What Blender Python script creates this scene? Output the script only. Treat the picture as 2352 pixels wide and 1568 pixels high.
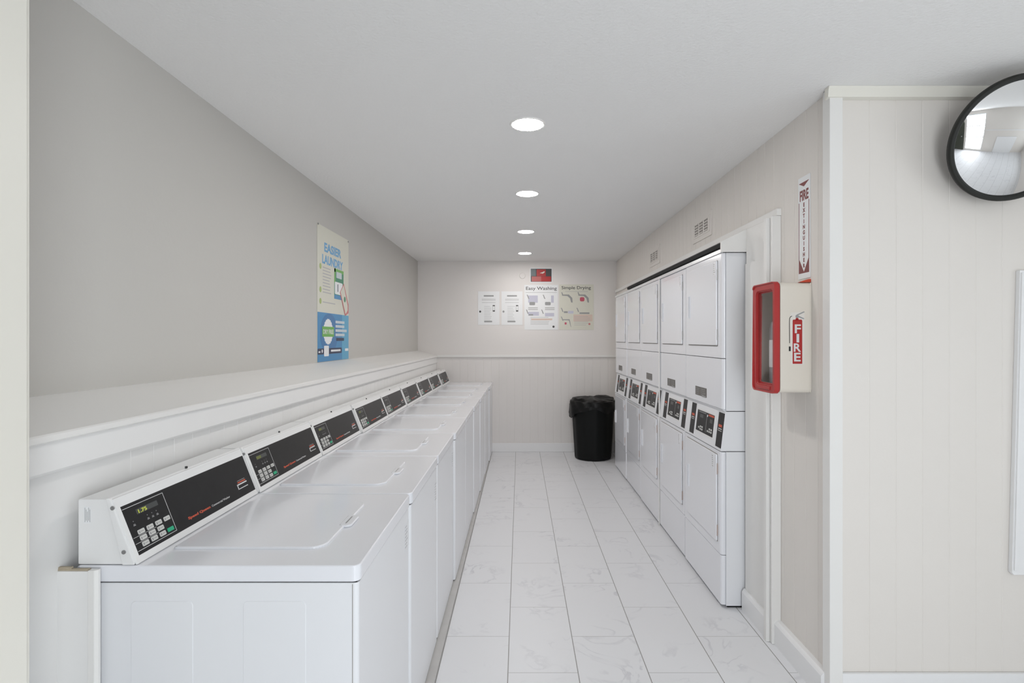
import bpy, bmesh, math, random
from mathutils import Vector, Matrix
random.seed(7)
S = bpy.context.scene
for o in list(bpy.data.objects): bpy.data.objects.remove(o)

# ------------------------------------------------------------------ camera
CAMZ = 1.488
cam = bpy.data.objects.new('camera', bpy.data.cameras.new('camera'))
S.collection.objects.link(cam); S.camera = cam
cam.location = (0, 0, CAMZ); cam.rotation_euler = (math.pi/2, 0, 0)
cam.data.sensor_width = 36; cam.data.lens = 36*1285/2352
cam.data.shift_x = -18/2352; cam.data.shift_y = -7/2352
cam.data.clip_start = 0.02

# ------------------------------------------------------------------ light and exposure
S.view_settings.view_transform = 'Standard'; S.view_settings.look = 'None'
S.view_settings.gamma = 1; S.view_settings.use_curve_mapping = False
S.view_settings.exposure = 0.0
w = bpy.data.worlds.new('sky'); S.world = w; w.use_nodes = True
w.node_tree.nodes['Background'].inputs[0].default_value = (.80, .90, 1, 1)
w.node_tree.nodes['Background'].inputs[1].default_value = 1.6
def area(name, loc, rot, sx, sy, power, col):
    l = bpy.data.lights.new(name, 'AREA'); l.shape = 'RECTANGLE'; l.size = sx; l.size_y = sy
    l.energy = power; l.color = col
    o = bpy.data.objects.new(name, l); S.collection.objects.link(o); o.location = loc; o.rotation_euler = rot
    return o
LAMP = 138.0            # emission of the ceiling discs
area('daylight', (.60, -1.13, 1.2), (math.radians(90), 0, 0), .95, 2.1, 46, (.965, .975, 1))
area('side_fill', (3.56, .1, 1.35), (0, math.radians(90), 0), 1.8, 1.8, 9, (1, .94, .86))  # warm fill lamp added to light the room from the right

# ------------------------------------------------------------------ materials
def mat(name, col, rough=.5, metal=0, emit=0, ecol=None, bump=0, bscale=40, alpha=1, trans=0, spec=.5, coat=0, var=0, vscale=3, ior=None):
    m = bpy.data.materials.new(name); m.use_nodes = True
    nt = m.node_tree; b = nt.nodes['Principled BSDF']; L = nt.links
    b.inputs['Base Color'].default_value = (*col, 1); b.inputs['Roughness'].default_value = rough
    b.inputs['Metallic'].default_value = metal; b.inputs['Specular IOR Level'].default_value = spec
    if coat: b.inputs['Coat Weight'].default_value = coat; b.inputs['Coat Roughness'].default_value = .15
    if emit: b.inputs['Emission Color'].default_value = (*(ecol or col), 1); b.inputs['Emission Strength'].default_value = emit
    if trans: b.inputs['Transmission Weight'].default_value = trans
    if ior: b.inputs['IOR'].default_value = ior
    if bump or var:
        tc = nt.nodes.new('ShaderNodeTexCoord')
    if bump:
        n = nt.nodes.new('ShaderNodeTexNoise'); n.inputs['Scale'].default_value = bscale; n.inputs['Detail'].default_value = 3
        L.new(tc.outputs['Object'], n.inputs['Vector'])
        bp = nt.nodes.new('ShaderNodeBump'); bp.inputs['Strength'].default_value = bump; bp.inputs['Distance'].default_value = .004
        L.new(n.outputs['Fac'], bp.inputs['Height']); L.new(bp.outputs['Normal'], b.inputs['Normal'])
    if var:
        n = nt.nodes.new('ShaderNodeTexNoise'); n.inputs['Scale'].default_value = vscale; n.inputs['Detail'].default_value = 4
        L.new(tc.outputs['Object'], n.inputs['Vector'])
        mx = nt.nodes.new('ShaderNodeMix'); mx.data_type = 'RGBA'
        mx.inputs[6].default_value = (*[c*(1-var) for c in col], 1); mx.inputs[7].default_value = (*[min(1, c*(1+var)) for c in col], 1)
        L.new(n.outputs['Fac'], mx.inputs[0]); L.new(mx.outputs[2], b.inputs['Base Color'])
    return m
M = dict(
    ceil=mat('ceiling_paint', (.87, .865, .855), .9, bump=.45, bscale=85),
    greige=mat('greige_wall_paint', (.585, .57, .54), .75, bump=.12, bscale=60),
    panel=mat('panelled_wall_paint', (.79, .752, .71), .55, bump=.08, bscale=80, var=.015),
    backw=mat('back_wall_paint', (.80, .77, .75), .6, bump=.08, bscale=80, var=.015),
    trim=mat('white_trim_paint', (.83, .82, .80), .4, bump=.06, bscale=30),
    base=mat('baseboard_paint', (.86, .86, .865), .4),
    shoe=mat('worn_grey_floor_trim', (.50, .49, .48), .6, var=.12, vscale=12),
    bead=mat('white_wainscot_paint', (.84, .835, .825), .45, bump=.05, bscale=50),
    cream=mat('cream_casing_paint', (.82, .80, .73), .45),
    enamel=mat('white_enamel', (.86, .87, .91), .16, coat=.3, spec=.5),
    enameld=mat('white_enamel_satin', (.84, .85, .875), .3),
    plast=mat('console_plastic_white', (.85, .85, .845), .35, bump=.03, bscale=300),
    gap=mat('gap_shade_black', (.015, .015, .015), .8),  # black that puts the shade of gaps and joints into colour
    black=mat('console_black_film', (.014, .014, .015), .35, spec=.25, var=.3, vscale=30),
    blackp=mat('black_plastic', (.015, .015, .015), .35),
    lcd=mat('display_window_grey', (.055, .06, .06), .3),
    lcdon=mat('display_digits_lit', (.55, .60, .08), .5, emit=.12, ecol=(.75, .8, .1)),
    lcddim=mat('display_digits_backlight', (.16, .18, .04), .5),
    key=mat('keypad_key_light_grey', (.62, .62, .60), .4),
    keyg=mat('keypad_key_green', (.02, .42, .22), .4),
    line=mat('white_print', (.72, .72, .72), .5),
    hingeg=mat('hinge_grey', (.50, .49, .48), .5),
    printg=mat('faint_grey_print', (.50, .50, .50), .6),
    greyp=mat('grey_print', (.33, .33, .33), .5),
    dkp=mat('dark_print', (.07, .07, .07), .6),
    redp=mat('red_orange_print', (.60, .10, .05), .5),
    screw=mat('screw_metal', (.35, .35, .35), .35, metal=.8),
    rust=mat('rusty_hinge', (.50, .40, .36), .6),
    label=mat('dark_label', (.16, .15, .14), .5, var=.4, vscale=60),
    alu=mat('aluminium_strip', (.82, .83, .85), .25, metal=.3),
    paper=mat('white_paper', (.86, .87, .88), .6),
    cpaper=mat('cream_paper', (.72, .71, .62), .6),
    red=mat('red_plastic', (.44, .03, .03), .3),
    redd=mat('sign_maroon', (.19, .022, .02), .4),
    boxc=mat('cream_plastic', (.78, .73, .65), .35),
    boxc2=mat('decal_pale_ground', (.80, .77, .72), .35),
    orange=mat('red_orange_plastic', (.60, .07, .03), .4),
    mirror=mat('mirror', (.93, .94, .95), .015, metal=1),
    rim=mat('black_rubber_rim', (.006, .007, .005), .55),
    bin=mat('black_bin_plastic', (.005, .0055, .0055), .5, spec=.18),
    bag=mat('black_bag', (.005, .005, .005), .4, spec=.25, bump=.3, bscale=25),
    door=mat('dark_olive_door', (.05, .055, .04), .4),
    wood=mat('dirty_shim_wood', (.42, .36, .27), .8, var=.35, vscale=25),
    blue=mat('poster_blue', (.05, .26, .52), .35), blue2=mat('poster_light_blue', (.10, .40, .62), .35),
    blued=mat('poster_deep_blue', (.04, .19, .43), .35), navy=mat('poster_navy', (.02, .03, .08), .4),
    btxt=mat('poster_heading_blue', (.16, .40, .66), .5), green=mat('poster_green', (.16, .45, .09), .4),
    green2=mat('poster_dark_green', (.04, .25, .14), .4), lgreen=mat('poster_bullet_green', (.42, .52, .20), .5),
    pink=mat('poster_pink', (.62, .22, .22), .5), lil=mat('picture_lilac', (.58, .58, .68), .6),
    psky=mat('picture_pale_blue', (.62, .68, .72), .6), pred=mat('picture_red', (.55, .10, .15), .6),
    sred=mat('sign_red', (.45, .02, .02), .35), spink=mat('sign_pale_red', (.50, .12, .11), .35), sgrey=mat('sign_grey', (.12, .15, .16), .4),
    peach=mat('paper_peach', (.72, .58, .50), .6), yel=mat('yellow_board', (.75, .65, .25), .5),
    steel=mat('grey_metal_gauge', (.42, .44, .46), .3, metal=.5),
    shadeg=mat('gap_shade_and_seam_grey', (.30, .28, .26), .6),  # painted shade for vent openings and door gaps, also the corner seam
)
def thin_glass(name, k, tint):
    m = bpy.data.materials.new(name); m.use_nodes = True; nt = m.node_tree; nt.nodes.clear()
    o = nt.nodes.new('ShaderNodeOutputMaterial'); t = nt.nodes.new('ShaderNodeBsdfTransparent'); g = nt.nodes.new('ShaderNodeBsdfGlossy'); mx = nt.nodes.new('ShaderNodeMixShader')
    t.inputs[0].default_value = (*tint, 1); g.inputs['Roughness'].default_value = .03; mx.inputs[0].default_value = k
    nt.links.new(t.outputs[0], mx.inputs[1]); nt.links.new(g.outputs[0], mx.inputs[2]); nt.links.new(mx.outputs[0], o.inputs[0]); return m
M['glass'] = thin_glass('clear_plastic_pane', .06, (.97, .97, .97)); M['wglass'] = thin_glass('window_glass', .04, (.98, .99, .99))
lampm = mat('led_disc', (1, 1, 1), .5, emit=LAMP, ecol=(1, .965, .935))

def floor_mat():
    m = bpy.data.materials.new('marble_tile'); m.use_nodes = True; nt = m.node_tree; L = nt.links
    b = nt.nodes['Principled BSDF']
    N = nt.nodes.new
    def math_(op, a, c=None):
        n = N('ShaderNodeMath'); n.operation = op
        for i, v in enumerate([a, c]):
            if v is None: continue
            if isinstance(v, (int, float)): n.inputs[i].default_value = v
            else: L.new(v, n.inputs[i])
        return n.outputs[0]
    g = N('ShaderNodeTexCoord'); sp = N('ShaderNodeSeparateXYZ'); L.new(g.outputs['Object'], sp.inputs[0])
    xr = math_('DIVIDE', math_('ADD', sp.outputs[0], .053 + .3125*20), .3125)
    row = math_('FLOOR', xr)
    par = math_('MODULO', row, 2)
    yr = math_('ADD', math_('DIVIDE', math_('ADD', sp.outputs[1], 61*.5 - 2.34 + .305), .607), math_('MULTIPLY', par, .5))
    def edge(fr, size, wd):   # 1 inside the joint
        a = math_('FRACT', fr); d = math_('MULTIPLY', math_('MINIMUM', a, math_('SUBTRACT', 1, a)), size)
        return math_('LESS_THAN', d, wd)
    jx = edge(xr, .3125, .0022); jy = edge(yr, .607, .0013)
    col = math_('FLOOR', yr)
    cmb = N('ShaderNodeCombineXYZ'); L.new(row, cmb.inputs[0]); L.new(col, cmb.inputs[1])
    wn = N('ShaderNodeTexWhiteNoise'); wn.noise_dimensions = '3D'; L.new(cmb.outputs[0], wn.inputs[0])
    # veins: distorted noise, shifted tile by tile
    vm = N('ShaderNodeVectorMath'); vm.operation = 'SCALE'; vm.inputs[3].default_value = 7; L.new(wn.outputs['Color'], vm.inputs[0])
    va = N('ShaderNodeVectorMath'); va.operation = 'ADD'; L.new(g.outputs['Object'], va.inputs[0]); L.new(vm.outputs[0], va.inputs[1])
    n1 = N('ShaderNodeTexNoise'); n1.inputs['Scale'].default_value = 4.2; n1.inputs['Detail'].default_value = 6; n1.inputs['Distortion'].default_value = 1.2
    L.new(va.outputs[0], n1.inputs['Vector'])
    v = math_('ABSOLUTE', math_('SUBTRACT', n1.outputs['Fac'], .5))
    vein = N('ShaderNodeMapRange'); vein.inputs[1].default_value = 0; vein.inputs[2].default_value = .035; vein.inputs[3].default_value = 1; vein.inputs[4].default_value = 0
    L.new(v, vein.inputs[0])
    n2 = N('ShaderNodeTexNoise'); n2.inputs['Scale'].default_value = 3.5; n2.inputs['Detail'].default_value = 3; L.new(va.outputs[0], n2.inputs['Vector'])
    msk = N('ShaderNodeMapRange'); msk.inputs[1].default_value = .5; msk.inputs[2].default_value = .72; L.new(n2.outputs['Fac'], msk.inputs[0])
    vf = math_('MULTIPLY', math_('MULTIPLY', vein.outputs[0], msk.outputs[0]), .55)
    mx = N('ShaderNodeMix'); mx.data_type = 'RGBA'; L.new(vf, mx.inputs[0])
    mx.inputs[6].default_value = (.77, .775, .795, 1); mx.inputs[7].default_value = (.46, .46, .50, 1)
    j = math_('MAXIMUM', jx, math_('MULTIPLY', jy, .8))
    mg = N('ShaderNodeMix'); mg.data_type = 'RGBA'; L.new(j, mg.inputs[0]); L.new(mx.outputs[2], mg.inputs[6]); mg.inputs[7].default_value = (.30, .295, .285, 1)
    L.new(mg.outputs[2], b.inputs['Base Color'])
    b.inputs['Roughness'].default_value = .38; b.inputs['Specular IOR Level'].default_value = .4
    return m
M['floor'] = floor_mat()

# ------------------------------------------------------------------ mesh helpers
C = S.collection
def obj(name, bm, m, parent=None, smooth=False, label=None):
    me = bpy.data.meshes.new(name)
    bmesh.ops.recalc_face_normals(bm, faces=bm.faces)
    bm.to_mesh(me); bm.free()
    me.materials.append(M[m] if isinstance(m, str) else m)
    if smooth:
        for p in me.polygons: p.use_smooth = True
        try: me.set_sharp_from_angle(angle=math.radians(35))
        except Exception: pass
    o = bpy.data.objects.new(name, me); C.objects.link(o)
    if smooth:
        wm = o.modifiers.new('weighted', 'WEIGHTED_NORMAL'); wm.keep_sharp = True; wm.weight = 100
    if parent: o.parent = parent
    if label: o['label'] = label
    return o
def NB(): return bmesh.new()
def box(bm, x0, x1, y0, y1, z0, z1, Mx=None, bev=0, seg=2, axes=None):
    """box with optional bevel; axes='z' bevels only edges along z"""
    t = bmesh.new(); bmesh.ops.create_cube(t, size=1)
    bmesh.ops.scale(t, vec=(x1-x0, y1-y0, z1-z0), verts=t.verts)
    bmesh.ops.translate(t, vec=((x0+x1)/2, (y0+y1)/2, (z0+z1)/2), verts=t.verts)
    if bev:
        ed = []
        for e in t.edges:
            d = (e.verts[0].co - e.verts[1].co).normalized(); a = 'xyz'[max(range(3), key=lambda i: abs(d[i]))]
            if axes is None or a in axes: ed.append(e)
        bmesh.ops.bevel(t, geom=ed, offset=bev, segments=seg, affect='EDGES', profile=.5)
    if Mx: bmesh.ops.transform(t, matrix=Mx, verts=t.verts)
    merge(bm, t)
def merge(bm, t):
    me = bpy.data.meshes.new('tmp'); t.to_mesh(me); t.free(); bm.from_mesh(me); bpy.data.meshes.remove(me)
def prism(bm, pts, axis, a0, a1, Mx=None, bev=0, seg=2, f=None):
    """closed polygon extruded along axis. axis 'y': pts=(x,z); 'z': (x,y); 'x': (y,z)"""
    t = bmesh.new()
    def mk(p, a):
        return {'y': (p[0], a, p[1]), 'z': (p[0], p[1], a), 'x': (a, p[0], p[1])}[axis]
    A = [t.verts.new(mk(p, a0)) for p in pts]; B = [t.verts.new(mk(p, a1)) for p in pts]
    t.faces.new(A); t.faces.new(B[::-1])
    n = len(pts)
    for i in range(n): t.faces.new((A[i], A[(i+1) % n], B[(i+1) % n], B[i]))
    bmesh.ops.recalc_face_normals(t, faces=t.faces)
    if bev: bmesh.ops.bevel(t, geom=list(t.edges), offset=bev, segments=seg, affect='EDGES', profile=.5)
    if f:
        for v in t.verts: v.co = f(v.co)
    if Mx: bmesh.ops.transform(t, matrix=Mx, verts=t.verts)
    merge(bm, t)
def rrect(x0, x1, y0, y1, r, n=6):
    if not isinstance(r, (list, tuple)): r = [r]*4
    P = []
    for (cx, cy, a0, rr) in ((x1-r[0], y1-r[0], 0, r[0]), (x0+r[1], y1-r[1], 90, r[1]), (x0+r[2], y0+r[2], 180, r[2]), (x1-r[3], y0+r[3], 270, r[3])):
        if rr == 0: P.append((cx, cy)); continue
        for k in range(n+1):
            a = math.radians(a0+90*k/n); P.append((cx+rr*math.cos(a), cy+rr*math.sin(a)))
    return P
def frame(origin, right, up):
    r = Vector(right).normalized(); u = Vector(up).normalized(); n = r.cross(u)
    return Matrix(((r.x, u.x, n.x, origin[0]), (r.y, u.y, n.y, origin[1]), (r.z, u.z, n.z, origin[2]), (0, 0, 0, 1)))
def plate(bm, F, u0, u1, v0, v1, w0, w1, r=0, n=5):
    if r: prism(bm, rrect(u0, u1, v0, v1, r, n), 'z', w0, w1, Mx=F)
    else: box(bm, u0, u1, v0, v1, w0, w1, Mx=F)
def disc(bm, F, cu, cv, r, w0, w1, n=24, sx=1):
    prism(bm, [(cu+r*sx*math.cos(2*math.pi*k/n), cv+r*math.sin(2*math.pi*k/n)) for k in range(n)], 'z', w0, w1, Mx=F)
def lathe(bm, prof, F=None, n=48, jit=None):
    t = bmesh.new(); rings = []
    for i, (r, z) in enumerate(prof):
        if r < 1e-6: rings.append([t.verts.new((0, 0, z))]); continue
        ring = []
        for k in range(n):
            a = 2*math.pi*k/n; rr, zz = (r, z) if not jit else jit(i, a, r, z)
            ring.append(t.verts.new((rr*math.cos(a), rr*math.sin(a), zz)))
        rings.append(ring)
    for A, B in zip(rings, rings[1:]):
        for k in range(n):
            k2 = (k+1) % n
            if len(A) == 1 and len(B) == 1: continue
            if len(A) == 1: t.faces.new((A[0], B[k], B[k2]))
            elif len(B) == 1: t.faces.new((A[k], B[0], A[k2]))
            else: t.faces.new((A[k], B[k], B[k2], A[k2]))
    if F: bmesh.ops.transform(t, matrix=F, verts=t.verts)
    merge(bm, t)
def tube(bm, pts, r, n=8):
    for a, b in zip(pts, pts[1:]):
        a = Vector(a); b = Vector(b); d = b-a
        t = bmesh.new(); bmesh.ops.create_cone(t, cap_ends=True, segments=n, radius1=r, radius2=r, depth=d.length)
        bmesh.ops.transform(t, matrix=Matrix.Translation((a+b)/2) @ d.to_track_quat('Z', 'Y').to_matrix().to_4x4(), verts=t.verts)
        merge(bm, t)
def text(bm, s, F, u, v, h, w=.0004, width=None, bold=0, align='LEFT', ext=.0003):
    cu = bpy.data.curves.new('t', 'FONT'); cu.body = s; cu.size = h/.70; cu.extrude = ext; cu.offset = bold; cu.align_x = align
    cu.resolution_u = 3
    o = bpy.data.objects.new('t', cu); C.objects.link(o)
    dg = bpy.context.evaluated_depsgraph_get(); dg.update()
    me = bpy.data.meshes.new_from_object(o.evaluated_get(dg))
    sx = 1
    if width and me.vertices:
        xs = [q.co.x for q in me.vertices]; sx = width/(max(xs)-min(xs))
    me.transform(F @ Matrix.Translation((u, v, w)) @ Matrix.Diagonal((sx, 1, 1, 1)))
    bm.from_mesh(me); bpy.data.meshes.remove(me); bpy.data.objects.remove(o); bpy.data.curves.remove(cu)
def thing(name, label, cat, loc=(0, 0, 0), group=None):
    o = bpy.data.objects.new(name, None); o.empty_display_size = .1; C.objects.link(o); o.location = loc
    o['label'] = label; o['category'] = cat
    if group: o['group'] = group
    return o
def tag(o, label, cat, group=None):
    o['label'] = label; o['category'] = cat
    if group: o['group'] = group
    return o
def struct(name, bm, m, smooth=False, parent=None):
    o = obj(name, bm, m, parent, smooth)
    if not parent: o['kind'] = 'structure'
    return o
def copy_tree(o, parent=None):
    c = o.copy(); C.objects.link(c)
    if parent: c.parent = parent; c.matrix_parent_inverse = o.matrix_parent_inverse.copy()
    for ch in list(o.children): copy_tree(ch, c)
    return c

# ------------------------------------------------------------------ room shell
XL, XR, YB, HC, YN = -1.342, 1.272, 7.355, 2.503, 2.28
RX0, RX1, RY0 = -2.3, 3.5, -1.0           # the room the camera stands in
b = NB(); box(b, RX0-.1, RX1+.1, RY0-.1, YB+.1, -.1, 0); struct('floor', b, 'floor')
b = NB(); box(b, RX0-.1, RX1+.1, RY0-.1, YB+.1, HC, HC+.1); struct('ceiling', b, 'ceil')

def grooved(bm, F, u0, u1, v0, v1, gs, gw=.006, gd=.0016, th=.08):
    """wall slab in a frame (front at w=0) with narrow vertical V grooves at gs"""
    P = [(u0, 0)]
    for g in gs:
        if u0+gw < g < u1-gw: P += [(g-gw/2, 0), (g-gw/6, -gd), (g+gw/6, -gd), (g+gw/2, 0)]
    P += [(u1, 0), (u1, -th), (u0, -th)]
    t = bmesh.new()
    A = [t.verts.new((p[0], v0, p[1])) for p in P]; B = [t.verts.new((p[0], v1, p[1])) for p in P]
    n = len(P)
    for i in range(n): t.faces.new((A[i], A[(i+1) % n], B[(i+1) % n], B[i]))
    t.faces.new(A); t.faces.new(B)
    bmesh.ops.triangulate(t, faces=[f for f in t.faces if len(f.verts) > 4])
    bmesh.ops.recalc_face_normals(t, faces=t.faces)
    bmesh.ops.transform(t, matrix=F, verts=t.verts)
    merge(bm, t)

# left wall (upper, greige) and its wainscot with the sloped ledge
b = NB(); box(b, XL-.1, XL, 1.12, YB+.1, 0, HC); struct('wall_left', b, 'greige')
def skew(co):
    v = Vector(co); v.x += .036*(v.y-1.4)/5.95; return v
b = NB()
FL = frame((-1.152, 0, 0), (0, 1, 0), (0, 0, 1))
t = bmesh.new(); grooved(t, FL, 1.12, YB, 0, 1.24, [1.14+.1025*k for k in range(5, 62)], .004, .0012, .10)
for v in t.verts: v.co = skew(v.co); v.co.x += .020*(v.co.y-1.4)/5.95
merge(b, t); struct('wall_left_lower', b, 'bead')
b = NB(); prism(b, [(XL, 1.327), (-1.116, 1.262), (-1.112, 1.258), (-1.112, 1.244), (-1.116, 1.240), (XL, 1.240)], 'y', 1.12, YB,
                f=lambda c: skew(c) if c.x > -1.3 else c); struct('trim_1', b, 'trim')
b = NB(); prism(b, [(-1.160, 1.242), (-1.123, 1.242), (-1.123, 1.170), (-1.128, 1.163), (-1.160, 1.163)], 'y', 1.12, YB, f=skew); struct('trim_2', b, 'bead')
# near left stub of wall with its cream casing
b = NB(); box(b, RX0, -1.01, 1.0, 1.12, 0, HC); struct('wall_stub', b, 'bead')
b = NB(); box(b, -1.10, -.985, .975, .999, 0, HC, bev=.003); box(b, -1.009, -.985, .99, 1.121, 0, HC, bev=.004, seg=3); box(b, -1.04, -.992, 1.121, 1.134, 0, HC, bev=.004, seg=3)
struct('trim_3', b, 'cream', True)

# back wall: smooth above, grooved wainscot below, rail and baseboard
FB = frame((0, YB, 0), (1, 0, 0), (0, 0, 1))
b = NB(); box(b, XL-.1, 2.2, YB, YB+.1, 1.25, HC)
grooved(b, FB, XL-.1, 2.2, 0, 1.25, [-1.30+.1025*k for k in range(26)], .006, .002, .1); struct('wall_back', b, 'backw')
b = NB(); box(b, -1.09, XR, YB-.018, YB, 1.241, 1.273, bev=.004); struct('trim_4', b, 'trim', True)
b = NB(); box(b, -1.09, XR, YB-.015, YB, 0, .115, bev=.004); struct('baseboard_back', b, 'base', True)

# right wall of the laundry bay (faces -x) with the dryer opening
FR = frame((XR, 0, 0), (0, -1, 0), (0, 0, 1))          # u = -y
gs = [-(2.385+.1035*k) for k in range(49)][::-1]
b = NB()
grooved(b, FR, -YB, -YN-.012, 2.085, HC, gs)                # above the opening
grooved(b, FR, -2.74, -YN-.012, 0, 2.085, gs)               # beside it
grooved(b, FR, -YB, -6.56, 0, 2.085, gs)
struct('wall_right', b, 'panel')
b = NB()   # smooth reveal board between casing and dryers
box(b, 1.237, XR+.08, 2.74, 3.070, 0, 1.895); box(b, 1.243, XR+.08, 2.74, 3.070, 1.897, 2.085)
struct('wall_reveal', b, 'trim')
b = NB(); box(b, 1.258, 1.36, 3.09, 6.555, 2.060, 2.0845); box(b, 2.02, 2.1, 2.8, YB, 0, 2.6); box(b, 1.3, 2.1, 2.90, 2.98, 0, 2.6); box(b, 1.3, 2.1, 6.62, 6.7, 0, 2.6); struct('wall_alcove', b, 'gap')  # black alcove walls and board under header paint in the gap's shade
b = NB(); box(b, 1.250, XR+.004, 2.722, YB, 2.086, 2.122, bev=.005); struct('trim_5', b, 'trim', True)
b = NB(); box(b, 1.226, XR, 2.722, 2.742, 0, 2.086, bev=.004); box(b, 1.208, 1.24, 2.745, 2.775, 0, 2.08, bev=.004); struct('trim_6', b, 'trim', True)
b = NB()
prism(b, [(1.238, 0), (1.238, .10), (1.244, .108), (1.252, .115), (XR, .115), (XR, 0)], 'y', YN+.02, 2.722)
struct('baseboard_right', b, 'base')
b = NB(); prism(b, [(1.217, 0), (1.217, .10), (1.224, .112), (1.230, .118), (1.237, .118), (1.237, 0)], 'y', 2.776, 3.068); struct('baseboard_reveal', b, 'base')
# filler box above the nearest dryer, outer corner board
b = NB(); prism(b, [(1.106, 1.9635), (1.106, 2.020), (1.243, 2.088), (1.243, 1.9635)], 'y', 3.070, 3.086); struct('trim_7', b, 'trim')
b = NB(); prism(b, [(XR-.020, YN-.020), (XR+.034, YN-.020), (XR+.034, YN), (XR+.001, YN), (XR+.001, YN+.036), (XR-.020, YN+.036)], 'z', 0, HC-.001, bev=.004); struct('trim_8', b, 'trim', True)
# wall facing the camera on the right
FN = frame((0, YN, 0), (1, 0, 0), (0, 0, 1))
b = NB(); grooved(b, FN, XR+.012, RX1, 0, HC, [1.424+.1083*k for k in range(20)], .006, .0014); struct('wall_near_right', b, 'panel')
b = NB(); prism(b, [(YN-.001, HC-.045), (YN-.026, HC-.042), (YN-.030, HC-.012), (YN-.034, HC-.0005), (YN-.001, HC-.0005)], 'x', XR-.03, RX1); struct('trim_9', b, 'cream', True)
b = NB(); box(b, XR+.033, RX1, YN-.018, YN, 0, .132, bev=.006); struct('baseboard_near_right', b, 'base', True)
# floor strip along the foot of the washers
b = NB(); box(b, -.44, -.367, 1.36, YB-.016, 0, .014, bev=.004); struct('trim_10', b, 'shoe', True)

# the rest of the room behind the camera: walls, window, door
b = NB()
box(b, RX0, .10, RY0-.1, RY0, 0, HC); box(b, 1.10, RX1, RY0-.1, RY0, 0, HC); box(b, .10, 1.10, RY0-.1, RY0, 0, .1); box(b, .10, 1.10, RY0-.1, RY0, 2.32, HC)
struct('wall_front', b, 'panel')
b = NB(); box(b, RX0-.1, RX0, RY0-.1, 1.12, 0, HC); struct('wall_west', b, 'panel')
b = NB(); box(b, RX1, RX1+.1, RY0-.1, -.8, 0, HC); box(b, RX1, RX1+.1, 1.0, YN+.1, 0, HC); box(b, RX1, RX1+.1, -.8, 1.0, 0, .45); box(b, RX1, RX1+.1, -.8, 1.0, 2.25, HC)
struct('wall_east', b, 'panel')
win = NB()
for x in (.10, 1.06): box(win, x, x+.04, RY0-.06, RY0+.01, .1, 2.32)
for z in (.1, .95, 1.62, 2.28): box(win, .10, 1.10, RY0-.055, RY0+.005, z, z+.04)
wo = struct('window_1', win, 'trim'); b = NB(); box(b, .12, 1.08, RY0-.03, RY0-.024, .12, 2.30); obj('pane', b, 'wglass', wo)
win = NB()
for y in (-.8, .08, .96): box(win, RX1-.01, RX1+.06, y, y+.04, .45, 2.25)
for z in (.45, 1.33, 2.21): box(win, RX1-.005, RX1+.055, -.8, 1.0, z, z+.04)
wo = struct('added_window', win, 'trim'); b = NB(); box(b, RX1+.02, RX1+.026, -.78, .98, .47, 2.23); obj('pane', b, 'wglass', wo)  # unseen window, added as the opening for the side fill
b = NB(); box(b, -1.05, .01, RY0, RY0+.045, 0, 2.22, bev=.004); d = struct('door_1', b, 'door')
b = NB(); box(b, -.13, -.08, RY0+.05, RY0+.11, .98, 1.06, bev=.01); obj('door_handle', b, 'screw', d)
b = NB(); box(b, 1.16, RX1, RY0, RY0+.02, 1.36, 1.40, bev=.004); struct('trim_11', b, 'base')
b = NB(); box(b, 1.75, 2.75, RY0, RY0+.04, 0, 1.02, bev=.004); struct('door_2', b, 'base')

# ------------------------------------------------------------------ ceiling lights
LG = 'round recessed ceiling lights'
lamps = [(.037, 2.651, 'largest round recessed ceiling light, nearest the camera'),
         (.052, 3.917, 'second round recessed ceiling light from the camera, above the aisle'),
         (.058, 5.31, 'third round recessed ceiling light from the camera'),
         (.060, 6.657, 'smallest round recessed ceiling light, nearest the back wall')]
base = None
for x, y, lab in lamps:
    if base is None:
        o = thing('ceiling_light', lab, 'ceiling light', (x, y, HC), LG); F = Matrix.Identity(4)
        b = NB(); lathe(b, [(.074, -.001), (.082, -.001), (.084, .0), (.074, .0)]); lathe(b, [(.0735, -.004), (.083, -.004), (.085, 0)], n=48)
        obj('light_trim', b, 'trim', o, True)
        b = NB(); lathe(b, [(0, -.0045), (.0735, -.0045), (.0735, -.0005), (0, -.0005)]); obj('diffuser', b, lampm, o)
        base = o
    else:
        o = copy_tree(base); o.location = (x, y, HC); o['label'] = lab

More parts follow.
